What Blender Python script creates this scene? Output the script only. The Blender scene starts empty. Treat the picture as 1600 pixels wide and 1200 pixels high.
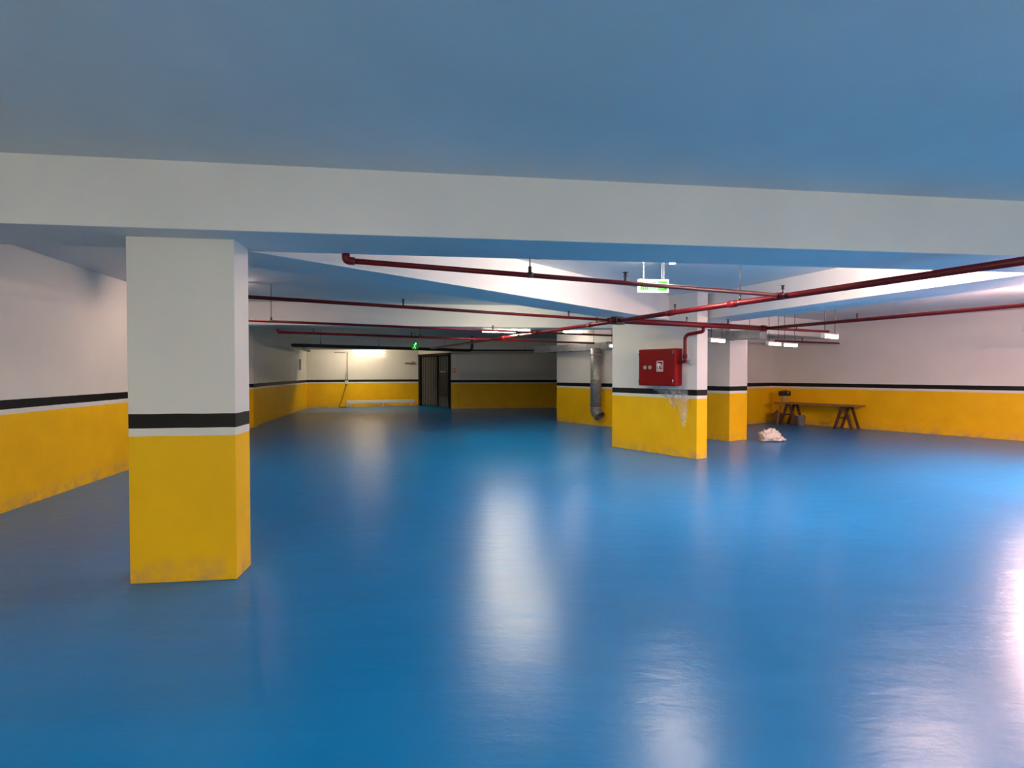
import bpy, bmesh, math, random
from mathutils import Vector, Matrix, noise

random.seed(7)
scene = bpy.context.scene
COL = scene.collection
PI = math.pi
EYE, SOFFIT, CEIL, PIPE = 1.5, 2.46, 2.91, 2.32

# ------------------------------------------------------------------ materials
def srgb(r, g, b):
    f = lambda c: c / 12.92 if c <= 0.04045 else ((c + 0.055) / 1.055) ** 2.4
    return (f(r / 255), f(g / 255), f(b / 255), 1.0)

class N:
    """small node-tree helper"""
    def __init__(s, name):
        s.m = bpy.data.materials.new(name); s.m.use_nodes = True
        s.t = s.m.node_tree; s.b = s.t.nodes['Principled BSDF']
    def add(s, typ, **kw):
        n = s.t.nodes.new(typ)
        for k, v in kw.items(): setattr(n, k, v)
        return n
    def link(s, a, b): s.t.links.new(a, b)
    def set(s, **kw):
        for k, v in kw.items(): s.b.inputs[k.replace('_', ' ')].default_value = v
    def noise(s, vec, scale, detail=4, rough=0.55):
        n = s.add('ShaderNodeTexNoise'); n.inputs['Scale'].default_value = scale
        n.inputs['Detail'].default_value = detail; n.inputs['Roughness'].default_value = rough
        if vec is not None: s.link(vec, n.inputs['Vector'])
        return n.outputs['Fac']
    def ramp(s, fac, *stops):
        n = s.add('ShaderNodeValToRGB'); e = n.color_ramp.elements
        while len(e) < len(stops): e.new(0.5)
        for el, (p, c) in zip(e, stops):
            el.position = p; el.color = c if len(c) == 4 else (*c, 1)
        s.link(fac, n.inputs['Fac']); return n.outputs['Color']
    def math(s, op, a, b=None, c=None):
        n = s.add('ShaderNodeMath', operation=op)
        for i, v in enumerate((a, b, c)):
            if v is None: continue
            if isinstance(v, (int, float)): n.inputs[i].default_value = v
            else: s.link(v, n.inputs[i])
        return n.outputs[0]
    def mix(s, fac, a, b, blend='MIX'):
        n = s.add('ShaderNodeMix', data_type='RGBA', blend_type=blend)
        for sock, v in ((n.inputs['Factor'], fac), (n.inputs['A'], a), (n.inputs['B'], b)):
            if isinstance(v, (int, float)): sock.default_value = v
            elif isinstance(v, tuple): sock.default_value = v
            else: s.link(v, sock)
        return n.outputs['Result']
    def mapping(s, vec, scale=(1, 1, 1), rot=(0, 0, 0)):
        n = s.add('ShaderNodeMapping'); n.inputs['Scale'].default_value = scale
        n.inputs['Rotation'].default_value = rot; s.link(vec, n.inputs['Vector']); return n.outputs[0]
    def bump(s, h, strength, dist=0.01):
        n = s.add('ShaderNodeBump'); n.inputs['Strength'].default_value = strength
        n.inputs['Distance'].default_value = dist; s.link(h, n.inputs['Height'])
        s.link(n.outputs[0], s.b.inputs['Normal'])

def plain(name, rgb, rough=0.5, metal=0.0, grain=0.06, scale=30, spec=0.5):
    n = N(name); n.set(Roughness=rough, Metallic=metal, Specular_IOR_Level=spec)
    g = n.add('ShaderNodeNewGeometry').outputs['Position']
    f = n.noise(g, scale)
    c = srgb(*rgb)
    lo = tuple(x * (1 - grain * 2) for x in c[:3]); hi = tuple(min(1, x * (1 + grain * 2)) for x in c[:3])
    n.link(n.ramp(f, (0.3, lo), (0.7, hi)), n.b.inputs['Base Color'])
    return n.m

WHITE = (226, 222, 214)
def paint_plain():
    n = N('white_ceiling_paint'); n.set(Roughness=0.6)
    g = n.add('ShaderNodeNewGeometry').outputs['Position']
    c = n.ramp(n.noise(g, 0.9, 5), (0.3, srgb(214, 213, 208)), (0.7, srgb(226, 224, 219)))
    n.link(c, n.b.inputs['Base Color'])
    n.bump(n.noise(g, 40, 3), 0.08, 0.004)
    return n.m

def paint_banded():
    """yellow dado, thin white line, black band, white above - all by height over the floor"""
    n = N('banded_wall_paint'); n.set(Roughness=0.55, Specular_IOR_Level=0.3)
    g = n.add('ShaderNodeNewGeometry').outputs['Position']
    sep = n.add('ShaderNodeSeparateXYZ'); n.link(g, sep.inputs[0]); z = sep.outputs['Z']
    wob = n.math('MULTIPLY_ADD', n.noise(g, 6, 3), 0.008, -0.004)
    zz = n.math('ADD', z, wob)
    white = n.ramp(n.noise(g, 1.1, 5), (0.3, srgb(218, 215, 207)), (0.7, srgb(*WHITE)))
    yel = n.ramp(n.noise(g, 2.2, 5), (0.3, srgb(238, 182, 0)), (0.7, srgb(248, 194, 4)))
    # scuffs and dust rubbed into the foot of the wall
    low = n.math('SUBTRACT', 1.0, n.math('MULTIPLY', z, 5.0)); low = n.math('MAXIMUM', low, 0.0)
    dirt = n.math('MULTIPLY', low, n.ramp(n.noise(g, 7, 6, 0.65), (0.42, (0, 0, 0)), (0.7, (1, 1, 1))))
    yel = n.mix(dirt, yel, srgb(196, 158, 110))
    step = lambda h: n.math('GREATER_THAN', zz, h)
    c = n.mix(step(1.052), yel, white)
    c = n.mix(step(1.108), c, srgb(9, 8, 9))
    c = n.mix(step(1.210), c, white)
    n.link(c, n.b.inputs['Base Color'])
    n.bump(n.noise(g, 22, 4), 0.12, 0.006)
    return n.m

def floor_paint():
    n = N('blue_floor_coating')
    g = n.add('ShaderNodeNewGeometry').outputs['Position']
    big = n.noise(g, 0.55, 5, 0.6)
    streak = n.noise(n.mapping(g, (0.7, 5.0, 1), (0, 0, 0.12)), 1.0, 6, 0.6)
    fine = n.noise(g, 9, 6, 0.65)
    m = n.math('ADD', n.math('MULTIPLY', big, 0.6), n.math('MULTIPLY', streak, 0.4))
    c = n.ramp(m, (0.35, srgb(0, 112, 174)), (0.65, srgb(4, 122, 190)))
    thin = n.ramp(n.noise(n.mapping(g, (1, 1.6, 1), (0, 0, 0.5)), 5.5, 7, 0.75), (0.655, (0, 0, 0)), (0.70, (1, 1, 1)))
    where = n.ramp(n.noise(g, 0.75, 2), (0.50, (0, 0, 0)), (0.62, (1, 1, 1)))
    scuff = n.math('MULTIPLY', n.math('MULTIPLY', thin, where), 0.35)
    c = n.mix(scuff, c, srgb(120, 170, 205))
    n.link(c, n.b.inputs['Base Color'])
    rg = n.math('ADD', n.math('MULTIPLY', streak, 0.08), n.math('MULTIPLY', fine, 0.10))
    rg = n.math('MAXIMUM', n.math('ADD', rg, 0.20), 0.28)
    n.link(rg, n.b.inputs['Roughness'])
    n.set(**{'Specular_IOR_Level': 0.25})
    # trowel waves, small pits and grit sealed under the coating
    h = n.math('MULTIPLY', n.noise(n.mapping(g, (1.6, 4.5, 1), (0, 0, 0.25)), 1.4, 4), 0.9)
    pits = n.add('ShaderNodeTexVoronoi', feature='F1'); pits.inputs['Scale'].default_value = 16
    pits.inputs['Randomness'].default_value = 1.0
    n.link(g, pits.inputs['Vector'])
    pit = n.ramp(pits.outputs['Distance'], (0.0, (0, 0, 0)), (0.16, (1, 1, 1)))
    patch = n.ramp(n.noise(g, 0.8, 3), (0.50, (0, 0, 0)), (0.62, (1, 1, 1)))
    pit = n.mix(patch, (1, 1, 1, 1), pit)
    h = n.math('ADD', h, n.math('MULTIPLY', pit, 0.20))
    h = n.math('ADD', h, n.math('MULTIPLY', fine, 0.35))
    h = n.math('ADD', h, n.math('MULTIPLY', n.noise(n.mapping(g, (1, 1.2, 1)), 24, 3), 0.12))
    n.bump(h, 0.38, 0.012)
    return n.m

def emit(name, rgb, strength, body=1.0):
    n = N(name); c = srgb(*rgb)
    n.set(Base_Color=(c[0] * body, c[1] * body, c[2] * body, 1), Roughness=0.4, Emission_Color=c, Emission_Strength=strength)
    return n.m

def film_mat(name, alpha, tint):
    n = N(name); n.set(Base_Color=srgb(*tint), Roughness=0.2)
    g = n.add('ShaderNodeNewGeometry').outputs['Position']
    f = n.math('MULTIPLY_ADD', n.ramp(n.noise(g, 6, 4, 0.6), (0.40, (0, 0, 0)), (0.85, (1, 1, 1))), 0.3, alpha)
    n.link(f, n.b.inputs['Alpha'])
    return n.m

M = dict(
    ceil=paint_plain(), wall=paint_banded(), floor=floor_paint(),
    shadewall=plain('shade_darkened_wall', (44, 41, 38), 0.8),  # dark colour stands in for the shade behind the gate
    red=plain('red_pipe_enamel', (98, 5, 11), 0.4, 0, 0.08, spec=0.3),
    cab=plain('red_cabinet_enamel', (128, 1, 9), 0.4, 0, 0.04, spec=0.25),
    cabdark=plain('dark_red_cabinet_enamel', (110, 6, 14), 0.35, 0, 0.04),
    steel=plain('grey_steel', (120, 118, 116), 0.4, 0.8),
    galv=plain('galvanised_steel', (150, 150, 144), 0.45, 0.55, 0.12, 18),
    darksteel=plain('dark_steel', (74, 66, 64), 0.45, 0.6),
    ductgrey=plain('dull_galvanised_sheet', (150, 152, 148), 0.5, 0.25, 0.08, 12),
    chrome=plain('chrome', (215, 215, 215), 0.12, 1.0, 0.02),
    black=plain('black_plastic', (22, 20, 20), 0.45),
    blackpaint=plain('black_gate_paint', (14, 13, 12), 0.8),
    bar=plain('grey_gate_bar', (140, 136, 126), 0.6),
    whitep=plain('white_plastic', (228, 226, 218), 0.4, 0, 0.02),
    grayp=plain('grey_plastic', (150, 148, 140), 0.5),
    orange=plain('pale_orange_plastic', (214, 160, 110), 0.5),
    wood=plain('raw_wood', (150, 104, 62), 0.7, 0, 0.15, 12),
    wooddark=plain('dark_brown_wood', (78, 48, 30), 0.7, 0, 0.15, 12),
    sack=plain('brown_sacking', (128, 92, 60), 0.85, 0, 0.15, 20),
    tub=plain('pale_yellow_tub', (214, 196, 120), 0.5),
    tube_cool=emit('lit_diffuser_neutral', (255, 236, 222), 84.0),
    tube_mid=emit('lit_diffuser_white', (255, 240, 210), 58.0),
    tube_pink=emit('lit_diffuser_pink', (255, 204, 190), 215.0),
    fill_rose=emit('fill_diffuser_rose', (255, 216, 204), 150.0),
    tube_cream=emit('lit_diffuser_amber', (255, 236, 204), 50.0),
    fill_left=emit('fill_diffuser_blush', (255, 218, 200), 42.0),
    fill_rear=emit('fill_diffuser_rear', (255, 241, 214), 15.0),
    tube_near=emit('lit_diffuser_soft', (255, 241, 214), 104.0),
    tube_warm=emit('lit_diffuser_warm', (255, 220, 206), 6.0),
    tube_dim=emit('lit_diffuser_dim', (255, 236, 226), 20.0),
    tube_wall=emit('lit_diffuser_cream', (255, 226, 190), 15.0),
    signgreen=emit('lit_sign_green', (60, 200, 45), 0.42, 0.15),
    signpale=emit('lit_sign_pale', (150, 235, 180), 0.30, 0.15),
    signwhite=emit('lit_sign_white', (250, 255, 250), 0.5, 0.6),
    signdark=emit('lit_sign_dark_green', (10, 90, 30), 0.10, 0.15),
    signfar=emit('lit_figure_green', (150, 255, 165), 0.9, 0.3),
    signfarpanel=emit('lit_round_panel_green', (8, 120, 36), 0.22, 0.3),
    bag=plain('white_bag_plastic', (232, 222, 212), 0.4, 0, 0.05),
    film=film_mat('clear_plastic_film', 0.20, (235, 232, 225)),
)

# ------------------------------------------------------------------ mesh helpers
class B:
    def __init__(s): s.bm = bmesh.new()
    def prism(s, poly, z0, z1):
        lo = [s.bm.verts.new((x, y, z0)) for x, y in poly]
        hi = [s.bm.verts.new((x, y, z1)) for x, y in poly]
        n = len(poly)
        s.bm.faces.new(lo[::-1]); s.bm.faces.new(hi)
        for i in range(n):
            s.bm.faces.new((lo[i], lo[(i + 1) % n], hi[(i + 1) % n], hi[i]))
        return s
    def box(s, c, size, rz=0.0, m=None):
        mat = Matrix.Translation(c) @ Matrix.Rotation(rz, 4, 'Z')
        if m is not None: mat = mat @ m
        bmesh.ops.create_cube(s.bm, size=1.0, matrix=mat @ Matrix.Diagonal((*size, 1)))
        return s
    def bar(s, p, q, w, h):
        """rectangular bar between two points"""
        p, q = Vector(p), Vector(q); d = q - p
        m = Matrix.Translation((p + q) / 2) @ d.to_track_quat('Z', 'Y').to_matrix().to_4x4()
        bmesh.ops.create_cube(s.bm, size=1.0, matrix=m @ Matrix.Diagonal((w, h, d.length, 1)))
        return s
    def tube(s, pts, r, seg=14, cap=True, radii=None):
        pts = [Vector(p) for p in pts]; rings = []
        up = None
        for i, p in enumerate(pts):
            if i == 0: d = pts[1] - p
            elif i == len(pts) - 1: d = p - pts[i - 1]
            else: d = (pts[i + 1] - p).normalized() + (p - pts[i - 1]).normalized()
            d.normalize()
            if up is None:
                up = Vector((0, 0, 1)) if abs(d.z) < 0.9 else Vector((1, 0, 0))
            a = (up - d * up.dot(d)).normalized(); b = d.cross(a); up = a
            rr = radii[i] if radii else r
            rings.append([s.bm.verts.new(p + rr * (math.cos(2 * PI * k / seg) * a + math.sin(2 * PI * k / seg) * b)) for k in range(seg)])
        for u, v in zip(rings, rings[1:]):
            for k in range(seg):
                f = s.bm.faces.new((u[k], u[(k + 1) % seg], v[(k + 1) % seg], v[k])); f.smooth = True
        if cap:
            s.bm.faces.new(rings[0][::-1]); s.bm.faces.new(rings[-1])
        return s
    def lathe(s, prof, c=(0, 0, 0), seg=18):
        """(radius, z) profile turned about Z"""
        return s.tube([(c[0], c[1], c[2] + z + i * 1e-5) for i, (r, z) in enumerate(prof)], 0, seg, True, [max(r, 1e-4) for r, z in prof])
    def ball(s, c, r, sc=(1, 1, 1), sub=2):
        bmesh.ops.create_icosphere(s.bm, subdivisions=sub, radius=r, matrix=Matrix.Translation(c) @ Matrix.Diagonal((*sc, 1)))
        return s
    def build(s, name, mat, parent=None, bevel=0.0, smooth=False):
        bm = s.bm
        bmesh.ops.recalc_face_normals(bm, faces=bm.faces[:])
        if parent is not None:
            bmesh.ops.translate(bm, verts=bm.verts[:], vec=-Vector(parent.get('_o', (0, 0, 0))))
        if smooth:
            for f in bm.faces: f.smooth = True
        me = bpy.data.meshes.new(name); bm.to_mesh(me); bm.free()
        me.materials.append(M[mat] if isinstance(mat, str) else mat)
        o = bpy.data.objects.new(name, me); COL.objects.link(o)
        if parent is not None:
            o.parent = parent; o['_o'] = tuple(parent.get('_o', (0, 0, 0)))
        if bevel:
            md = o.modifiers.new('edge', 'BEVEL'); md.width = bevel; md.segments = 2; md.limit_method = 'ANGLE'
        return o

def fillet(pts, r=0.06, n=5):
    pts = [Vector(p) for p in pts]; out = [pts[0]]
    for a, b, c in zip(pts, pts[1:], pts[2:]):
        u, v = (a - b), (c - b)
        k = min(r, u.length * 0.45, v.length * 0.45)
        p, q = b + u.normalized() * k, b + v.normalized() * k
        for i in range(n + 1):
            t = i / n
            out.append(p * (1 - t) ** 2 + b * 2 * t * (1 - t) + q * t * t)
    out.append(pts[-1]); return out

def tag(o, label, cat, group=None, kind=None):
    o['label'] = label; o['category'] = cat
    if group: o['group'] = group
    if kind: o['kind'] = kind
    return o

def thing(name, label, cat, loc=(0, 0, 0), group=None):
    o = bpy.data.objects.new(name, None); COL.objects.link(o)
    o.location = loc; o.empty_display_size = 0.1
    o['_o'] = tuple(loc)
    return tag(o, label, cat, group)

def struct(name, b, mat, label=None, cat=None, bevel=0.0):
    o = b.build(name, mat, None, bevel); o['kind'] = 'structure'
    if label: o['label'] = label; o['category'] = cat
    return o

def dup(root, loc, rz, label):
    """copy of a thing with copies of its parts and sub-parts"""
    r = root.copy(); COL.objects.link(r); r.location = loc; r.rotation_euler = (0, 0, rz); r['label'] = label
    for ch in list(root.children):
        c = ch.copy(); COL.objects.link(c); c.parent = r
        for g in list(ch.children):
            d = g.copy(); COL.objects.link(d); d.parent = c
    return r

def unit(a, b):
    d = Vector((b[0] - a[0], b[1] - a[1])); return d.normalized()

def slab_poly(a, b, t):
    """plan of a wall or beam: line a-b is the face, t the thickness to the left of a->b"""
    d = unit(a, b); n = Vector((-d.y, d.x)) * t
    return [a, b, (b[0] + n.x, b[1] + n.y), (a[0] + n.x, a[1] + n.y)]

# ------------------------------------------------------------------ room shell
struct('floor', B().prism([(-11, -6.3), (14.7, -6.3), (14.7, 29), (-11, 29)], -0.2, 0.0), 'floor',
       'glossy blue painted concrete floor of the garage', 'floor')
struct('ceiling', B().prism([(-11, -6.3), (14.7, -6.3), (14.7, 29), (-11, 29)], CEIL, CEIL + 0.2), 'ceil',
       'smooth painted concrete ceiling slab', 'ceiling')
def wall(name, a, b, t=0.2, z0=0.0, z1=CEIL, label=None):
    return struct(name, B().prism(slab_poly(a, b, t), z0, z1), 'wall', label, 'wall')
wall('wall_left', (-3.2, -6.2), (-8.8, 24.1), 0.25, label='long left side wall with yellow, black and white bands')
wall('wall_back', (-8.8, 24.1), (-4.32, 26.05), 0.25, label='far back wall lit by a wall tube, left of the barred gate')
wall('wall_lintel', (-4.32, 26.05), (-2.59, 23.68), 0.18, 2.36, CEIL, 'white wall strip above the barred gate')
struct('wall_pier', B().prism([(-2.59, 23.68), (-2.25, 23.72), (-2.25, 24.2), (-2.45, 24.2)], 0, CEIL), 'wall',
       'narrow banded wall end just right of the barred gate', 'wall')
wall('wall_back_right', (-2.25, 23.78), (4.3, 24.75), 0.25, label='dark far wall between the barred gate and the duct wall')
struct('wall_recess', B().prism([(-4.30, 26.3), (-4.30, 28.2), (-1.6, 28.2), (-1.6, 24.2), (-1.4, 24.2), (-1.4, 28.5), (-4.5, 28.5), (-4.5, 26.3)], 0, CEIL), 'shadewall',
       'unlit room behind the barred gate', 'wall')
struct('wall_core', B().prism([(1.4, 17.58), (3.78, 14.3), (7.96, 17.23), (7.9, 17.45), (3.8, 14.6), (1.65, 17.6), (4.3, 19.45), (4.3, 24.8), (4.05, 24.8), (4.05, 19.55)], 0, CEIL), 'wall',
       'banded core wall behind the upright galvanised duct', 'wall')
wall('wall_right', (7.96, 17.23), (14.3, 8.13), 0.25, label='right side wall behind the workbench')
wall('wall_right_near', (14.3, 8.13), (14.3, -6.2), 0.25)
wall('wall_rear', (14.3, -6.0), (-3.3, -6.0), 0.25)

def column(name, corner, d1, w, d2, dep, top, label):
    c = Vector(corner); a = Vector(d1).normalized() * w; b = Vector(d2).normalized() * dep
    p = [c, c + a, c + a + b, c + b]
    return struct(name, B().prism([tuple(v) for v in p], 0, top), 'wall', label, 'column', 0.006)
NBD = Vector((4.31, 0.59)).normalized()                 # direction of the near beam
NBN = Vector((-NBD.y, NBD.x))
D1 = Vector((-0.5715, 0.8206)); D2 = Vector((0.8206, 0.5715))
column('column', (-2.0, 4.07), -NBD, 0.72, NBN, 0.31, SOFFIT + 0.02, 'banded yellow and white column under the near left end of the beam')
column('column', (3.21, 9.77), D1, 2.05, D2, 0.29, CEIL, 'wide banded wall column that carries the red fire cabinet')
column('column', (4.76, 12.31), D1, 0.8, D2, 0.66, CEIL, 'banded square column just behind and right of the fire cabinet column')
column('column', (-7.05, 15.35), (-1, -0.1), 0.35, (-0.17, 1), 0.4, CEIL, 'shallow banded pilaster on the left side wall')

def beam(a, b, t, z0, label):
    return struct('ceiling_beam', B().prism(slab_poly(a, b, t), z0, CEIL + 0.02), 'ceil', label, 'beam', 0.006)
beam((-5.4, 3.335), (14.3, 6.03), 0.665, SOFFIT, 'deep white beam crossing the whole view nearest the camera')
beam((-2.32, 4.19), (2.86, 10.27), 0.66, SOFFIT + 0.003, 'diagonal white beam from the near left column to the fire cabinet column')
beam((5.25, 4.96), (3.16, 11.04), -0.77, SOFFIT + 0.006, 'white beam running from the fire cabinet column towards the near right')
beam((-6.4, 10.98), (4.5, 12.32), 0.45, SOFFIT - 0.003, 'brightly lit white beam behind the diagonal beam')
beam((-8.5, 22.7), (4.05, 23.05), 0.35, SOFFIT, 'dark beam right above the far walls')
beam((3.4, 11.9), (9.9, 16.2), 0.4, SOFFIT + 0.004, 'beam leading right from behind the square column')

# ------------------------------------------------------------------ lamps
def make_batten(name, mat, length, hang, label, group):
    """lamp along local X, origin at the ceiling"""
    t = thing(name, label, 'lamp', (0, 0, 0), group)
    z = -hang
    B().box((0, 0, z - 0.018), (length, 0.05, 0.036)).build('housing', 'whitep', t, 0.004)
    b = B(); sec = []
    for k in range(9):
        a = -0.45 + (PI + 0.9) * k / 8
        sec.append((math.cos(a) * 0.034, -0.050 - math.sin(a) * 0.034))
    v0 = [b.bm.verts.new((-length / 2 + 0.02, y, z + q)) for y, q in sec]
    v1 = [b.bm.verts.new((length / 2 - 0.02, y, z + q)) for y, q in sec]
    for k in range(8):
        f = b.bm.faces.new((v0[k], v0[k + 1], v1[k + 1], v1[k])); f.smooth = True
    b.bm.faces.new(v0); b.bm.faces.new(v1[::-1]); b.bm.faces.new((v0[0], v1[0], v1[8], v0[8]))
    b.build('diffuser', mat, t)
    for s in (-1, 1):
        B().box((s * (length / 2 - 0.009), 0, z - 0.045), (0.02, 0.074, 0.084)).build('end_cap', 'whitep', t, 0.004)
    if hang > 0.02:
        for s in (-1, 1):
            B().tube([(s * length * 0.36, 0, z), (s * length * 0.36, 0, 0)], 0.007, 8).build('hanger_rod', 'steel', t)
    return t
CG = 'ceiling battens'
l0 = make_batten('batten_lamp', 'tube_cool', 1.2, 0.0, 'white ceiling batten lamp beside the hanging green exit sign', CG)
l0.location = (1.85, 6.3, CEIL); l0.rotation_euler = (0, 0, math.radians(80))
def ceiling_batten(mat, length, loc, rz, lab):
    l = make_batten('batten_lamp', mat, length, 0.0, lab, CG)
    l.location = loc; l.rotation_euler = (0, 0, math.radians(rz))
ceiling_batten('tube_mid', 1.2, (0.10, 9.7, CEIL), 6, 'white ceiling batten lamp hidden between the diagonal beam and the bright beam')
ceiling_batten('fill_rose', 0.8, (4.42, 5.86, CEIL), 8, 'added fill batten lamp on the right, hidden just behind the near beam')  # added out of sight to brighten the near left column's side
p0 = make_batten('hanging_batten_lamp', 'tube_pink', 1.2, 0.70, 'bright hanging batten lamp far out on the right, beyond the near beam', 'hung battens')
p0.location = (7.05, 6.95, CEIL); p0.rotation_euler = (0, 0, math.radians(78))
dup(p0, (8.3, 8.4, CEIL), math.radians(-10), 'added bright fill batten lamp farthest out on the right, level with the right side wall')  # second lamp added to lift the right-hand walls
ceiling_batten('fill_left', 0.9, (-4.55, 8.5, CEIL), 30, 'added fill batten lamp on the left, hidden behind the near left column')  # added fill light for the dim bay behind the diagonal beam
ceiling_batten('tube_cream', 1.2, (-6.2, 23.45, CEIL), 10, 'white ceiling batten lamp hidden behind the dark beam at the far wall')
HG = 'hung battens'
h0 = make_batten('hanging_batten_lamp', 'tube_warm', 0.62, 0.70, 'lit hanging batten lamp beside the square column behind the fire cabinet', HG)
h0.location = (4.13, 11.38, CEIL); h0.rotation_euler = (0, 0, math.radians(43))
for loc, rz, lab in (
    ((5.90, 12.72, CEIL), 40, 'lit hanging batten lamp right of the square column, left one of a close pair'),
    ((6.52, 13.25, CEIL), 35, 'lit hanging batten lamp right of the square column, right one of a close pair'),
    ((5.72, 10.15, CEIL), 40, 'lit hanging batten lamp nearest, near the red pipe at the right'),
    ((2.62, 13.7, CEIL), 20, 'lit hanging batten lamp half hidden behind the fire cabinet column')):
    dup(h0, loc, math.radians(rz), lab)
m0 = make_batten('hanging_batten_lamp', 'tube_mid', 1.1, 0.41, 'lit batten lamp hung just behind the brightly lit beam', HG)
m0.location = (-0.13, 12.72, CEIL); m0.rotation_euler = (0, 0, math.radians(7))
def fill_panel(loc, lab):  # unseen panels added to balance floor and ceiling brightness
    t = thing('fill_panel', lab, 'lamp', loc, 'added fill panels')
    x, y, z = loc
    b = B()
    for s_ in (-1, 1):
        b.box((x + s_ * 0.61, y, z - 0.02), (0.02, 0.34, 0.04)); b.box((x, y + s_ * 0.16, z - 0.02), (1.2, 0.02, 0.04))
    b.build('frame', 'whitep', t, 0.003)
    B().box((x, y, z - 0.012), (1.2, 0.30, 0.016)).build('diffuser', 'fill_rear', t)
for loc, lab in (((-1.7, -0.2, CEIL), 'added flat fill panel overhead on the left, out of view'),
                 ((3.3, 0.3, CEIL), 'added flat fill panel overhead on the right, out of view'),
                 ((8.6, 1.2, CEIL), 'added flat fill panel far out on the right, before the near beam')):
    fill_panel(loc, lab)
r0 = make_batten('hanging_batten_lamp', 'tube_near', 1.2, 0.55, 'hanging batten lamp behind the camera on the left', HG)
r0.location = (-1.8, -2.0, CEIL); r0.rotation_euler = (0, 0, math.radians(8))
for loc, lab in (((3.4, -0.9, CEIL), 'hanging batten lamp behind the camera on the right'),
                 ((8.6, -0.8, CEIL), 'hanging batten lamp far out on the right, behind the camera')):
    dup(r0, loc, math.radians(8), lab)
s0 = make_batten('hanging_batten_lamp', 'tube_dim', 0.6, 0.17, 'short lit batten lamp hung close under the ceiling by the upright duct', HG)
s0.location = (1.74, 16.2, CEIL); s0.rotation_euler = (0, 0, math.radians(10))
# tube on the far wall
WB = unit((-8.8, 24.1), (-4.32, 26.05)); WN = Vector((WB.y, -WB.x))      # wall direction, normal into the room
def onback(s, off, z=0.0):
    return (-8.8 + WB.x * s + WN.x * off, 24.1 + WB.y * s + WN.y * off, z)
t = thing('wall_tube_lamp', 'lit tube lamp high on the far back wall', 'lamp', onback(2.9, 0.06, 2.42))
B().bar(onback(1.93, 0.03, 2.42), onback(3.35, 0.03, 2.42), 0.05, 0.05).build('housing', 'whitep', t)
B().tube([onback(1.96, 0.08, 2.42), onback(3.32, 0.08, 2.42)], 0.014, 10).build('tube', 'tube_wall', t)

# ------------------------------------------------------------------ red sprinkler pipes
def lerp(a, b, t): return tuple(a[i] + (b[i] - a[i]) * t for i in range(2))
def sprinkler(parent, p, z=PIPE, r=0.02):
    b = B(); x, y = p
    b.tube([(x, y, z + r * 0.5), (x, y, z + r + 0.045)], 0.011, 8)
    b.lathe([(0.007, 0.0), (0.007, 0.03), (0.026, 0.032), (0.026, 0.036)], (x, y, z + r + 0.04), 10)
    for s in (-1, 1):
        b.bar((x + s * 0.016, y, z + r + 0.035), (x + s * 0.008, y, z + r + 0.072), 0.005, 0.005)
    return b.build('sprinkler_head', 'darksteel', parent)
def hanger(parent, p, z=PIPE, r=0.02, top=CEIL):
    b = B(); x, y = p
    b.lathe([(r + 0.007, -0.02), (r + 0.007, 0.02)], (x, y, z), 12)
    b.tube([(x, y, z + r), (x, y, z + r + 0.05)], 0.014, 8)
    b.tube([(x, y, z + r + 0.04), (x, y, top)], 0.005, 6)
    return b.build('hanger_rod', 'darksteel', parent)
def pipe(label, pts, r, name='sprinkler_pipe', mat='red', group='red sprinkler pipes', fil=0.07):
    t = thing(name, label, 'pipe', pts[0], group)
    B().tube(fillet(pts, fil), r, 14).build('pipe_run', mat, t)
    return t
def coupling(parent, a, b, t, r, z=PIPE, mat='red'):
    d = unit(a, b); p = Vector(lerp(a, b, t))
    q0, q1 = p - d * 0.06, p + d * 0.06
    B().tube([(q0.x, q0.y, z), (q1.x, q1.y, z)], r + 0.009, 14).build('coupling', mat, parent)
def elbow(parent, p, d, r, z, h=0.05):
    B().tube(fillet([(p[0] + d.x * 0.06, p[1] + d.y * 0.06, z), (p[0], p[1], z), (p[0], p[1], z + h)], 0.04), r + 0.008, 12).build('end_elbow', 'red', parent)

MA, MB_, J = (4.25, 2.97), (-2.7, 18.76), (1.65, 8.82)
t = pipe('thick red main pipe running diagonally from the near right under all beams', [(*MA, PIPE), (*MB_, PIPE)], 0.033)
for k in (0.235, 0.30, 0.42, 0.53, 0.64): coupling(t, MA, MB_, k, 0.033)
hanger(t, (2.66, 6.59), r=0.033); sprinkler(t, (2.2, 7.62), r=0.033); sprinkler(t, (1.41, 9.41), r=0.033); hanger(t, (0.15, 12.25), r=0.033, top=SOFFIT)
A1, B1 = (-1.21, 4.12), (2.9, 5.99)
t = pipe('thin red branch pipe nearest the camera, with an upturned left end', [(*A1, PIPE), (*B1, PIPE)], 0.021)
elbow(t, A1, unit(A1, B1), 0.021, PIPE); hanger(t, (0.15, 4.73), r=0.021, top=SOFFIT)
sprinkler(t, (1.03, 5.14), r=0.021); sprinkler(t, (2.86, 5.97), r=0.03); coupling(t, A1, B1, 0.985, 0.021)
A2, B2 = (-3.2, 5.86), (1.65, 8.82)
t = pipe('red branch pipe coming from behind the near left column to the main pipe', [(*A2, PIPE), (*B2, PIPE)], 0.021)
sprinkler(t, (-1.35, 7.01), r=0.021); sprinkler(t, (0.84, 8.36), r=0.021); coupling(t, A2, B2, 0.975, 0.024)
H1 = (4.64, 10.33)
t = pipe('thick red header pipe passing in front of the fire cabinet column', [(*J, PIPE), (*H1, PIPE)], 0.045)
sprinkler(t, (2.93, 9.46), r=0.045); sprinkler(t, (3.79, 9.9), r=0.045)
B().box((J[0], J[1], PIPE), (0.20, 0.13, 0.12), math.radians(40)).build('black_junction_clamp', 'black', t, 0.01)
coupling(t, J, H1, 0.985, 0.045)
S2 = (6.2, 6.79)
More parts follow.
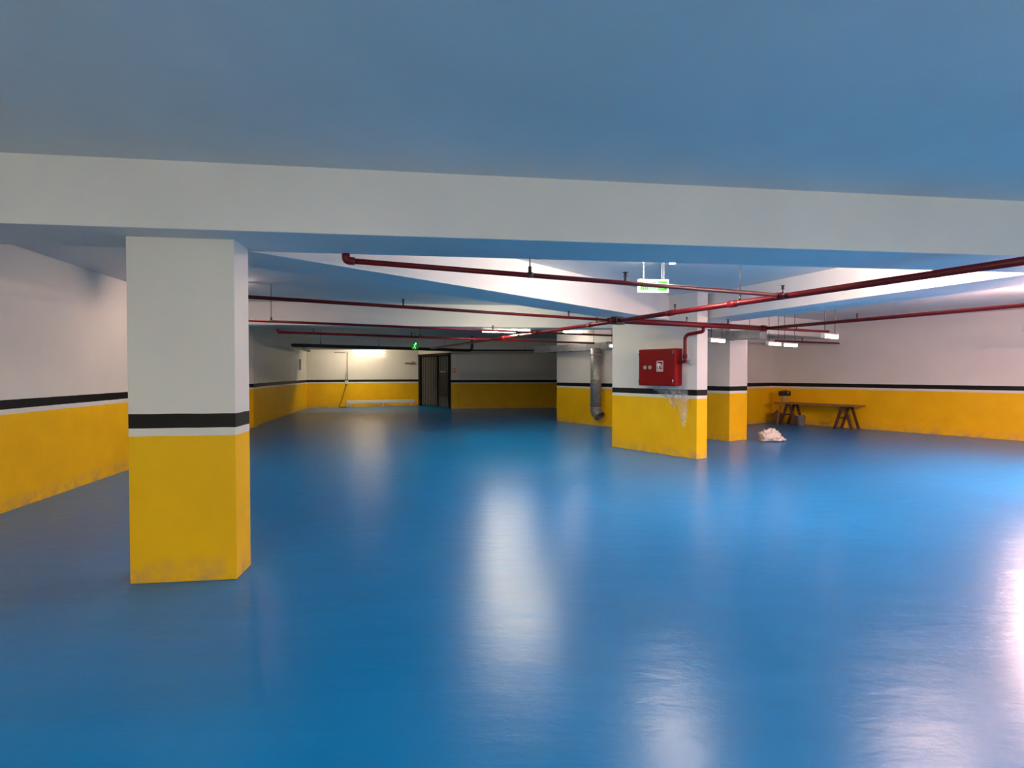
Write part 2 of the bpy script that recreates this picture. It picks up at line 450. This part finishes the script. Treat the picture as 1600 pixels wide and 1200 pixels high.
t = pipe('red pipe running to the near right from the end of the header pipe', [(*H1, PIPE), (*S2, PIPE)], 0.028)
sprinkler(t, lerp(H1, S2, 0.45), r=0.028)
t = pipe('thin red pipe carrying on rightward past the header pipe end', [(*H1, PIPE), (6.25, 11.14, PIPE)], 0.024)
sprinkler(t, (5.4, 10.71), r=0.024)
t = pipe('thin red branch pipe reaching the right side wall', [(6.7, 14.34, PIPE), (9.0, 15.53, PIPE)], 0.024)
sprinkler(t, (7.63, 14.82), r=0.024)
A3, B3 = (-4.5, 8.545), (2.6, 12.54)
t = pipe('red branch pipe just under the brightly lit beam', [(*A3, PIPE), (*B3, PIPE)], 0.021)
hanger(t, (-3.81, 8.93), r=0.021); sprinkler(t, (-0.37, 10.87), r=0.021); coupling(t, A3, B3, 0.7, 0.024)
A4, B4 = (-4.68, 11.3), (2.25, 15.44)
t = pipe('red branch pipe farthest from the camera, with an upturned left end', [(*A4, PIPE), (*B4, PIPE)], 0.026)
elbow(t, A4, unit(A4, B4), 0.026, PIPE, 0.06); sprinkler(t, (-4.1, 11.65), r=0.026); sprinkler(t, (-2.27, 12.74), r=0.026); hanger(t, (-2.1, 12.84), r=0.026)
# feed to the fire cabinet
t = pipe('bent red feed pipe dropping from the header pipe into the fire cabinet',
         [(3.27, 9.637, PIPE - 0.02), (3.27, 9.637, 2.21), (3.025, 9.86, 2.17), (3.025, 9.86, 1.70), (2.965, 9.945, 1.70)], 0.03, fil=0.09)
B().tube([(3.025, 9.86, 1.83), (3.025, 9.86, 1.76)], 0.04, 14).build('coupling', 'red', t)
b = B(); b.tube([(3.03, 9.853, 1.70), (3.09, 9.76, 1.70)], 0.022, 12)
b.lathe([(0.018, 0), (0.032, 0.008), (0.032, 0.022), (0.012, 0.03)], (3.07, 9.79, 1.712), 12)
b.bar((3.09, 9.765, 1.70), (3.10, 9.75, 1.655), 0.016, 0.03)
b.build('drain_valve', 'chrome', t)['label'] = 'shiny chrome drain valve'

# black drain pipes near the far wall
t = pipe('thick black drain pipe along the far end, bent at its left end',
         [(-8.0, 22.2, 2.38), (-6.9, 17.7, 2.38), (-3.46, 20.4, 2.38), (-1.55, 21.9, 2.38), (-1.55, 21.9, CEIL)], 0.055, 'drain_pipe', 'black', 'black drain pipes', 0.14)
for s in ((-6.2, 18.25), (-4.6, 19.5), (-2.5, 21.15)): hanger(t, s, 2.38, 0.055)
t = pipe('thin black pipe running in front of the dark far wall', [(-2.2, 22.2, 2.40), (3.6, 22.35, 2.40)], 0.025, 'drain_pipe', 'black', 'black drain pipes')
hanger(t, (0.5, 22.27), 2.40, 0.025)

# ------------------------------------------------------------------ ducts
def duct(label, a, b, w, z0, z1):
    d = unit(a, b); n = Vector((-d.y, d.x)) * w
    t = thing('air_duct', label, 'duct', (*a, z0), 'rectangular air ducts')
    B().prism([a, b, (b[0] + n.x, b[1] + n.y), (a[0] + n.x, a[1] + n.y)], z0, z1).build('duct_body', 'ductgrey', t, 0.004)
    L = (Vector(b) - Vector(a)).length; k = max(2, int(L / 0.7))
    for i in range(k + 1):
        c = Vector(a) + d * (0.02 + (L - 0.04) * i / k)
        B().prism([tuple(c - d * 0.015 - n * 0.03), tuple(c + d * 0.015 - n * 0.03), tuple(c + d * 0.015 + n * 1.03), tuple(c - d * 0.015 + n * 1.03)], z0 - 0.012, z1 + 0.012).build('flange', 'ductgrey', t)
    for i in (0.2, 0.8):
        c = Vector(a) + d * L * i + n * 0.5
        B().tube([(c.x, c.y, z1), (c.x, c.y, CEIL)], 0.006, 6).build('hanger_rod', 'steel', t)
    return t
duct('grey rectangular air duct above the banded core wall', (2.62, 15.57), (0.72, 18.22), -0.24, 2.15, 2.36)
duct('grey rectangular air duct passing the top of the square column', (4.95, 11.25), (4.08, 12.5), -0.24, 2.20, 2.38)
# upright round duct
PX, PY = 2.36, 15.85
t = thing('round_duct', 'upright galvanised round duct with a bent open foot in front of the core wall', 'duct', (PX, PY, 0.3))
B().tube([(PX, PY, 2.2), (PX, PY, 0.52)], 0.155, 28).build('duct_pipe', 'galv', t)
b = B(); b.tube(fillet([(PX, PY, 0.53), (PX, PY, 0.42), (PX + 0.09, PY - 0.13, 0.29)], 0.1, 6), 0.158, 28, cap=False)
b.build('bent_foot', 'galv', t)
for z in (2.02, 1.3, 0.53):
    B().lathe([(0.155, -0.02), (0.166, -0.012), (0.166, 0.012), (0.155, 0.02)], (PX, PY, z), 28).build('joint_ring', 'galv', t)
B().bar((PX + 0.1, PY + 0.07, 1.8), (PX + 0.215, PY + 0.15, 1.8), 0.03, 0.03).build('wall_bracket', 'steel', t)

# ------------------------------------------------------------------ fire hose cabinet
A = Vector((3.21, 9.77)); NQ = -D2
def oncol(s, q, z):
    p = A + D1 * s + NQ * q; return (p.x, p.y, z)
S0, S1, Z0, Z1 = 0.313, 1.164, 1.27, 1.94
rzc = math.atan2(-D1.y, -D1.x)                            # local X runs to the viewer's right, -Y faces out
t = thing('fire_hose_cabinet', 'red metal fire hose cabinet fixed to the wide banded column', 'cabinet', oncol((S0 + S1) / 2, 0, Z0))
B().box(oncol((S0 + S1) / 2, 0.095, (Z0 + Z1) / 2), (S1 - S0, 0.188, Z1 - Z0), rzc).build('body', 'cab', t, 0.008)
b = B(); b.box(oncol((S0 + S1) / 2, 0.197, (Z0 + Z1) / 2), (S1 - S0 - 0.03, 0.018, Z1 - Z0 - 0.035), rzc)
door = b.build('door', 'cab', t, 0.006)
for s, z in ((S0 + 0.035, Z1 - 0.07), (S0 + 0.035, Z0 + 0.09), (S1 - 0.02, Z1 - 0.07), (S1 - 0.02, Z0 + 0.09)):
    B().tube([oncol(s, 0.212, z - 0.035), oncol(s, 0.212, z + 0.035)], 0.008, 8).build('hinge_pin', 'chrome', door)
for s in (0.995, 0.875):
    b = B(); c0 = Vector(oncol(s, 0.203, 1.605)); c1 = Vector(oncol(s, 0.216, 1.605))
    b.tube([c0, c1], 0.036, 18); b.tube([c1, Vector(oncol(s, 0.222, 1.605))], 0.012, 10)
    b.build('round_lock', 'grayp', door)['label'] = 'grey round lock button'
# sticker: white line frame with a hose reel and a flame
b = B(); cs, cz, w, h = 0.645, 1.625, 0.068, 0.09
for (s, z, ww, hh) in ((0, h, w * 2, 0.012), (0, -h, w * 2, 0.012), (w, 0, 0.012, h * 2), (-w, 0, 0.012, h * 2)):
    b.box(oncol(cs + s, 0.2075, cz + z), (ww, 0.003, hh), rzc)
b.box(oncol(cs, 0.2075, cz - 0.062), (0.10, 0.003, 0.022), rzc)
b.tube([oncol(cs + 0.026, 0.206, cz + 0.025), oncol(cs + 0.026, 0.209, cz + 0.025)], 0.034, 16)
b.box(oncol(cs + 0.03, 0.2075, cz - 0.025), (0.03, 0.003, 0.035), rzc)
b.bar(oncol(cs - 0.022, 0.2075, cz - 0.03), oncol(cs - 0.034, 0.2075, cz + 0.055), 0.02, 0.003)
b.bar(oncol(cs - 0.04, 0.2075, cz - 0.035), oncol(cs - 0.048, 0.2075, cz + 0.02), 0.014, 0.003)
b.build('pictogram_sticker', 'whitep', door)['label'] = 'white hose pictogram sticker'
# torn film hanging below the cabinet
b = B(); NU, NV = 46, 40; rows = []
low = [(0.95, 1.235), (0.85, 1.15), (0.70, 1.09), (0.58, 1.02), (0.50, 0.90), (0.44, 0.86), (0.38, 0.98), (0.33, 0.80), (0.27, 0.60), (0.20, 0.53), (0.16, 0.75), (0.13, 1.05)]
def lowz(s):
    for (s0, z0), (s1, z1) in zip(low, low[1:]):
        if s1 <= s <= s0: return z0 + (z1 - z0) * (s0 - s) / (s0 - s1)
    return low[-1][1]
for i in range(NU + 1):
    s = 0.95 - (0.95 - 0.14) * i / NU; zb = lowz(s) + 0.05 * noise.noise((s * 17, 3, 1)); row = []
    top = 1.285 if s > 0.3 else 1.285 - (0.3 - s) * 0.4
    for j in range(NV + 1):
        v = j / NV; z = top + (zb - top) * v
        q = 0.055 + 0.10 * (1 - v) * (0.5 if s > 0.3 else 0.15) + 0.06 * noise.noise((s * 9, z * 4, 0.3)) + 0.014 * noise.noise((s * 22, z * 9, 7))
        row.append(b.bm.verts.new(oncol(s + 0.02 * noise.noise((s * 8, z * 9, 5)), max(q, 0.012), z)))
    rows.append(row)
for u, v in zip(rows, rows[1:]):
    for j in range(NV): b.bm.faces.new((u[j], u[j + 1], v[j + 1], v[j]))
f = b.build('plastic_film', 'film', None, 0, True)
tag(f, 'torn clear plastic film hanging below the red fire cabinet', 'plastic film')

# ------------------------------------------------------------------ exit signs
def sign_local():
    t = thing('exit_sign', 'lit green exit sign with a white frame hung from the ceiling on chains', 'sign', (0, 0, 0))
    W, H = 0.40, 0.165
    b = B(); fr = 0.022
    b.box((0, 0, H / 2 - fr / 2), (W, 0.05, fr)); b.box((0, 0, -H / 2 + fr / 2), (W, 0.05, fr))
    for s in (-1, 1): b.box((s * (W / 2 - fr / 2), 0, 0), (fr, 0.05, H - 2 * fr + 0.002))
    b.build('frame', 'signwhite', t, 0.008)
    p = B().box((0, 0, 0), (W - 2 * fr + 0.004, 0.036, H - 2 * fr + 0.004)).build('panel', 'signgreen', t)
    yf = -0.020
    B().box((-0.005, yf, 0), (0.125, 0.004, H - 2 * fr)).build('centre_field', 'signpale', p)
    b = B()                                                       # running figure in a doorway, stairs and arrow
    b.bm.faces.ensure_lookup_table()
    def seg(x0, z0, x1, z1, w): b.bar((x0, yf - 0.004, z0), (x1, yf - 0.004, z1), w, 0.003)
    b.tube([(0.012, yf - 0.002, 0.038), (0.012, yf - 0.006, 0.038)], 0.010, 12)
    seg(0.006, 0.026, -0.006, -0.006, 0.017); seg(0.004, 0.022, 0.028, 0.012, 0.008); seg(0.004, 0.022, -0.020, 0.014, 0.008)
    seg(-0.006, -0.006, 0.016, -0.022, 0.010); seg(0.016, -0.022, 0.012, -0.045, 0.009); seg(-0.006, -0.006, -0.022, -0.028, 0.010); seg(-0.022, -0.028, -0.042, -0.030, 0.009)
    b.build('running_figure', 'signdark', p)
    b = B()
    for k in range(4): b.box((-0.155 + k * 0.024, yf, -0.012 - 0.004 * k), (0.009, 0.004, 0.07 - k * 0.008))
    b.build('stair_mark', 'signdark', p)
    b = B()
    b.bar((0.075, yf, -0.03), (0.128, yf, 0.035), 0.014, 0.004); b.bar((0.128, yf, 0.035), (0.168, yf, 0.035), 0.010, 0.004); b.bar((0.10, yf, -0.015), (0.165, yf, -0.035), 0.010, 0.004)
    b.build('arrow_mark', 'signdark', p)
    for x, n in ((-0.125, 8), (0.115, 8), (0.14, 8)):
        b = B(); top = 0.308; dz = (top - H / 2) / n
        for k in range(n):
            z = H / 2 + dz * (k + 0.5); ox, oy = ((0.006, 0) if k % 2 else (0, 0.006))
            ring = [(x + (math.cos(a) * ox if ox else 0), math.cos(a) * oy, z + math.sin(a) * dz * 0.6) for a in [2 * PI * q / 10 for q in range(11)]]
            b.tube(ring, 0.0035, 6, cap=False)
        b.build('chain', 'whitep', t)
    return t
sg = sign_local(); sg.location = (1.785, 7.15, CEIL - 0.308); sg.rotation_euler = (0, 0, math.radians(6))
t = thing('exit_sign', 'small round green running-figure sign hung before the far back wall', 'sign', (-3.33, 19.35, 2.43))
b = B(); b.tube([(-3.33, 19.37, 2.43), (-3.33, 19.33, 2.43)], 0.135, 24); p = b.build('panel', 'signfarpanel', t)
b = B(); X, Y, Z = -3.33, 19.322, 2.43
def seg(x0, z0, x1, z1, w): b.bar((X + x0, Y, Z + z0), (X + x1, Y, Z + z1), w, 0.006)
b.tube([(X + 0.03, Y + 0.004, Z + 0.085), (X + 0.03, Y - 0.004, Z + 0.085)], 0.026, 14)
seg(0.015, 0.06, -0.012, -0.02, 0.045); seg(0.01, 0.05, 0.06, 0.02, 0.02); seg(0.01, 0.045, -0.05, 0.03, 0.02)
seg(-0.012, -0.015, 0.03, -0.05, 0.026); seg(0.03, -0.05, 0.01, -0.10, 0.024); seg(-0.012, -0.015, -0.04, -0.065, 0.026); seg(-0.04, -0.065, -0.075, -0.075, 0.022)
b.build('running_figure', 'signfar', p)
B().tube([(-3.33, 19.35, 2.56), (-3.33, 19.35, CEIL)], 0.008, 8).build('hanger_rod', 'black', t)

# ------------------------------------------------------------------ barred gate
GA, GB = Vector((-4.32, 26.05)), Vector((-2.59, 23.68)); GD = (GB - GA).normalized(); GL = (GB - GA).length
GN = Vector((-GD.y, GD.x)) * -1
if GN.y > 0: GN = -GN
def ong(s, off, z):
    p = GA + GD * s + GN * off; return (p.x, p.y, z)
t = thing('metal_gate', 'tall two-leaf barred metal gate between the far back wall and the dark wall', 'gate', ong(GL / 2, 0, 0))
b = B()
for s in (0.06, GL - 0.06): b.bar(ong(s, -0.02, 0), ong(s, -0.02, 2.36), 0.1, 0.12)
b.bar(ong(0.0, -0.02, 2.31), ong(GL, -0.02, 2.31), 0.1, 0.10)
b.build('frame', 'blackpaint', t)
def leaf(s0, s1, barmat, nb):
    b = B()
    for s in (s0, s1): b.bar(ong(s, 0, 0.06), ong(s, 0, 2.24), 0.05, 0.05)
    for z in (0.28, 2.18): b.bar(ong(s0, 0, z), ong(s1, 0, z), 0.04, 0.05)
    lf = b.build('gate_leaf', 'blackpaint', t)
    b = B()
    for k in range(nb):
        s = s0 + (s1 - s0) * (k + 0.75) / (nb + 0.5)
        b.bar(ong(s, 0.03, 0.06), ong(s, 0.03, 2.22), 0.035, 0.03)
    b.build('bars', barmat, lf)
    return lf
leaf(0.36, 1.86, 'bar', 9)
lf = leaf(1.98, 2.84, 'bar', 6)
B().bar(ong(2.08, 0.06, 1.02), ong(2.76, 0.06, 1.02), 0.02, 1.05).build('cover_plate', 'blackpaint', lf)
B().bar(ong(2.15, 0.075, 1.56), ong(2.68, 0.075, 1.56), 0.02, 0.035).build('latch_bar', 'grayp', lf)
B().tube([ong(1.92, 0.05, 1.05), ong(1.92, 0.12, 1.05), ong(1.92, 0.12, 0.93)], 0.014, 8).build('handle', 'steel', lf)
del b

# ------------------------------------------------------------------ far-wall details
t = thing('low_rail', 'long low pale rail on short legs along the far back wall', 'rail', onback(1.7, 0.25, 0))
B().bar(onback(1.62, 0.25, 0.23), onback(4.62, 0.25, 0.23), 0.12, 0.14).build('beam_rail', 'whitep', t, 0.01)
for s in (1.66, 1.80, 3.2, 4.5):
    B().bar(onback(s, 0.25, 0), onback(s, 0.25, 0.2), 0.05, 0.05).build('leg', 'whitep', t)
t = thing('conduit', 'thin grey upright conduit on the far back wall with a box at its foot', 'conduit', onback(1.70, 0.03, 1.15))
B().tube([onback(1.70, 0.04, 2.44), onback(1.69, 0.04, 1.7), onback(1.70, 0.04, 1.15)], 0.02, 8).build('conduit_run', 'grayp', t)
B().tube([onback(1.63, 0.035, 1.5), onback(1.61, 0.035, 1.15)], 0.012, 8).build('second_run', 'grayp', t)
B().bar(onback(1.66, 0.05, 1.02), onback(1.66, 0.05, 1.17), 0.14, 0.06).build('junction_box', 'whitep', t, 0.005)
o = B().tube(fillet([onback(1.64, 0.06, 1.02), onback(1.52, 0.10, 0.6), onback(1.40, 0.12, 0.2), onback(1.30, 0.14, 0.015), onback(1.75, 0.16, 0.015)], 0.1), 0.014, 8).build('cable', 'black', None)
tag(o, 'loose dark cable hanging from the conduit box to the floor', 'cable')
o = B().bar(onback(1.15, 0.02, 2.41), onback(1.62, 0.02, 2.41), 0.05, 0.04).build('cable_trunking', 'grayp', None, 0.004)
tag(o, 'short grey cable trunking high on the far wall, left of the upright conduit', 'trunking')
t = thing('wall_bracket', 'small brown bracket on the far back wall beside the barred gate', 'bracket', onback(4.45, 0.02, 1.95))
B().bar(onback(4.25, 0.03, 1.95), onback(4.75, 0.03, 1.95), 0.05, 0.05).build('arm', 'wood', t)
B().bar(onback(4.62, 0.03, 1.9), onback(4.62, 0.03, 2.03), 0.10, 0.07).build('mounting_plate', 'wood', t, 0.004)
o = B().bar((-8.49, 22.58, 1.62), (-8.49, 22.58, 2.06), 0.06, 0.04).build('cable_trunking', 'grayp', None, 0.004)
tag(o, 'short upright grey trunking on the left side wall near the corner', 'trunking')
t = thing('call_point', 'small pale orange call point on the wall end beside the barred gate', 'call point', (-2.44, 23.66, 1.55))
B().box((-2.44, 23.672, 1.62), (0.13, 0.05, 0.20), math.radians(6)).build('case', 'orange', t, 0.006)
B().box((-2.44, 23.643, 1.63), (0.07, 0.012, 0.07), math.radians(6)).build('button_plate', 'whitep', t)

# ------------------------------------------------------------------ workbench at the right wall
WR = unit((7.96, 17.23), (14.3, 8.13)); RN = Vector((-WR.y, WR.x)) * -1
if RN.x > 0: RN = -RN
def onr(s, off, z):
    return (7.96 + WR.x * s + RN.x * off, 17.23 + WR.y * s + RN.y * off, z)
t = thing('trestle_table', 'rough plank worktable on trestle legs along the right side wall', 'table', onr(1.6, 0.4, 0))
B().bar(onr(0.45, 0.42, 0.63), onr(2.7, 0.42, 0.63), 0.55, 0.035).build('table_top', 'wood', t, 0.004)
for s in (0.85, 2.35):
    for o_ in (0.22, 0.62):
        for e in (-0.22, 0.22):
            B().bar(onr(s + e, o_, 0), onr(s + e * 0.15, o_, 0.615), 0.045, 0.06).build('leg', 'wooddark', t)
    B().bar(onr(s - 0.12, 0.22, 0.3), onr(s - 0.12, 0.62, 0.3), 0.04, 0.03).build('cross_bar', 'wooddark', t)
t = thing('tub', 'pale yellow tub standing on the trestle table', 'tub', onr(0.62, 0.40, 0.65))
x, y, _ = onr(0.62, 0.40, 0)
B().lathe([(0.085, 0), (0.10, 0.17), (0.108, 0.172), (0.108, 0.185), (0.095, 0.186), (0.08, 0.02)], (x, y, 0.648), 20).build('tub_body', 'tub', t)
t = thing('tool_case', 'dark tool case resting on top of the pale yellow tub', 'case', (x, y, 0.835))
B().box((x, y, 0.905), (0.28, 0.20, 0.14), math.radians(20)).build('case_body', 'black', t, 0.012)
B().box((x + 0.05, y - 0.10, 0.93), (0.035, 0.02, 0.05), math.radians(20)).build('latch', 'chrome', t)
B().tube(fillet([(x - 0.06, y, 0.97), (x - 0.06, y, 1.0), (x + 0.06, y, 1.0), (x + 0.06, y, 0.97)], 0.02), 0.009, 8).build('handle', 'black', t)
def sack(name, c, r, sc, mat, label, cat, seed):
    b = B(); b.ball((0, 0, 0), r, (1, 1, 1), 4)
    for v in b.bm.verts:
        n_ = v.co.normalized()
        k = 1 + 0.30 * noise.noise(n_ * 1.7 + Vector((seed, 0, 0))) + 0.16 * noise.noise(n_ * 4.5 + Vector((0, seed, 0)))
        v.co = Vector((n_.x * r * k * sc[0], n_.y * r * k * sc[1], max(n_.z * r * k * sc[2], -r * sc[2] * 0.8)))
        v.co += Vector(c)
    zmin = min(v.co.z for v in b.bm.verts)
    for v in b.bm.verts: v.co.z -= zmin - 0.002
    o = b.build(name, mat, None, 0, True); return tag(o, label, cat)
sack('sack', onr(0.42, 0.45, 0), 0.2, (0.85, 0.85, 1.05), 'sack', 'brown slumped sack on the floor beside the trestle table end', 'sack', 3.1)
o = B().bar(onr(0.60, 0.72, 0.0), onr(0.66, 0.70, 0.58), 0.09, 0.03).build('wood_offcut', 'wood', None, 0.003)
tag(o, 'pale wood offcut standing upright against the trestle table front', 'offcut')
t = thing('paint_bucket', 'grey bucket on the floor under the trestle table', 'bucket', onr(1.05, 0.42, 0))
x, y, _ = onr(1.1, 0.42, 0)
B().lathe([(0.11, 0), (0.135, 0.27), (0.142, 0.272), (0.142, 0.285), (0.128, 0.285), (0.10, 0.02)], (x, y, 0.001), 20).build('bucket_body', 'grayp', t)
B().tube([(x + 0.138 * math.cos(a), y + 0.05, 0.26 + 0.12 * math.sin(a)) for a in [PI * k / 10 for k in range(11)]], 0.005, 6).build('handle', 'steel', t)

# ------------------------------------------------------------------ crumpled bag on the floor
b = B(); b.ball((0, 0, 0), 1, (1, 1, 1), 5)
for v in b.bm.verts:
    n_ = v.co.normalized()
    r_ = 0.72 + 0.55 * noise.noise(n_ * 1.5 + Vector((2.2, 0.4, 9))) + 0.30 * abs(noise.noise(n_ * 3.6 + Vector((1, 5, 2)))) + 0.30 * abs(noise.noise(n_ * 8 + Vector((4, 5, 1)))) + 0.10 * noise.noise(n_ * 16)
    hump = 0.205 - 0.06 * n_.x
    v.co = Vector((n_.x * 0.36 * r_, n_.y * 0.24 * r_, n_.z * hump * r_ * 1.15))
    if v.co.z < -0.075: v.co.z = -0.075 + (v.co.z + 0.075) * 0.1
zmin = min(v.co.z for v in b.bm.verts)
for v in b.bm.verts: v.co.z -= zmin; v.co = v.co * 0.78 + Vector((5.70, 12.42, 0.001))
o = b.build('plastic_bag', 'bag', None, 0, True)
tag(o, 'crumpled white plastic bag lying on the blue floor right of the square column', 'bag')

# clean helper property
for o in scene.objects:
    if '_o' in o: del o['_o']

# ------------------------------------------------------------------ world, camera, view
w = bpy.data.worlds.new('World'); scene.world = w; w.use_nodes = True
w.node_tree.nodes['Background'].inputs['Color'].default_value = (0, 0, 0, 1)
cam = bpy.data.cameras.new('Camera'); co = bpy.data.objects.new('Camera', cam); COL.objects.link(co)
cam.sensor_width = 36.0; cam.lens = 36.0 * 880 / 1600; cam.clip_end = 100
co.location = (0, 0, EYE); co.rotation_euler = (PI / 2 - math.atan(17 / 880), 0, 0)
scene.camera = co
vs = scene.view_settings
vs.view_transform = 'Standard'; vs.look = 'None'; vs.gamma = 1.0; vs.exposure = 1.42
vs.use_curve_mapping = False
cy = scene.cycles
cy.use_denoising = True; cy.max_bounces = 12; cy.diffuse_bounces = 8; cy.glossy_bounces = 6
cy.sample_clamp_indirect = 8.0
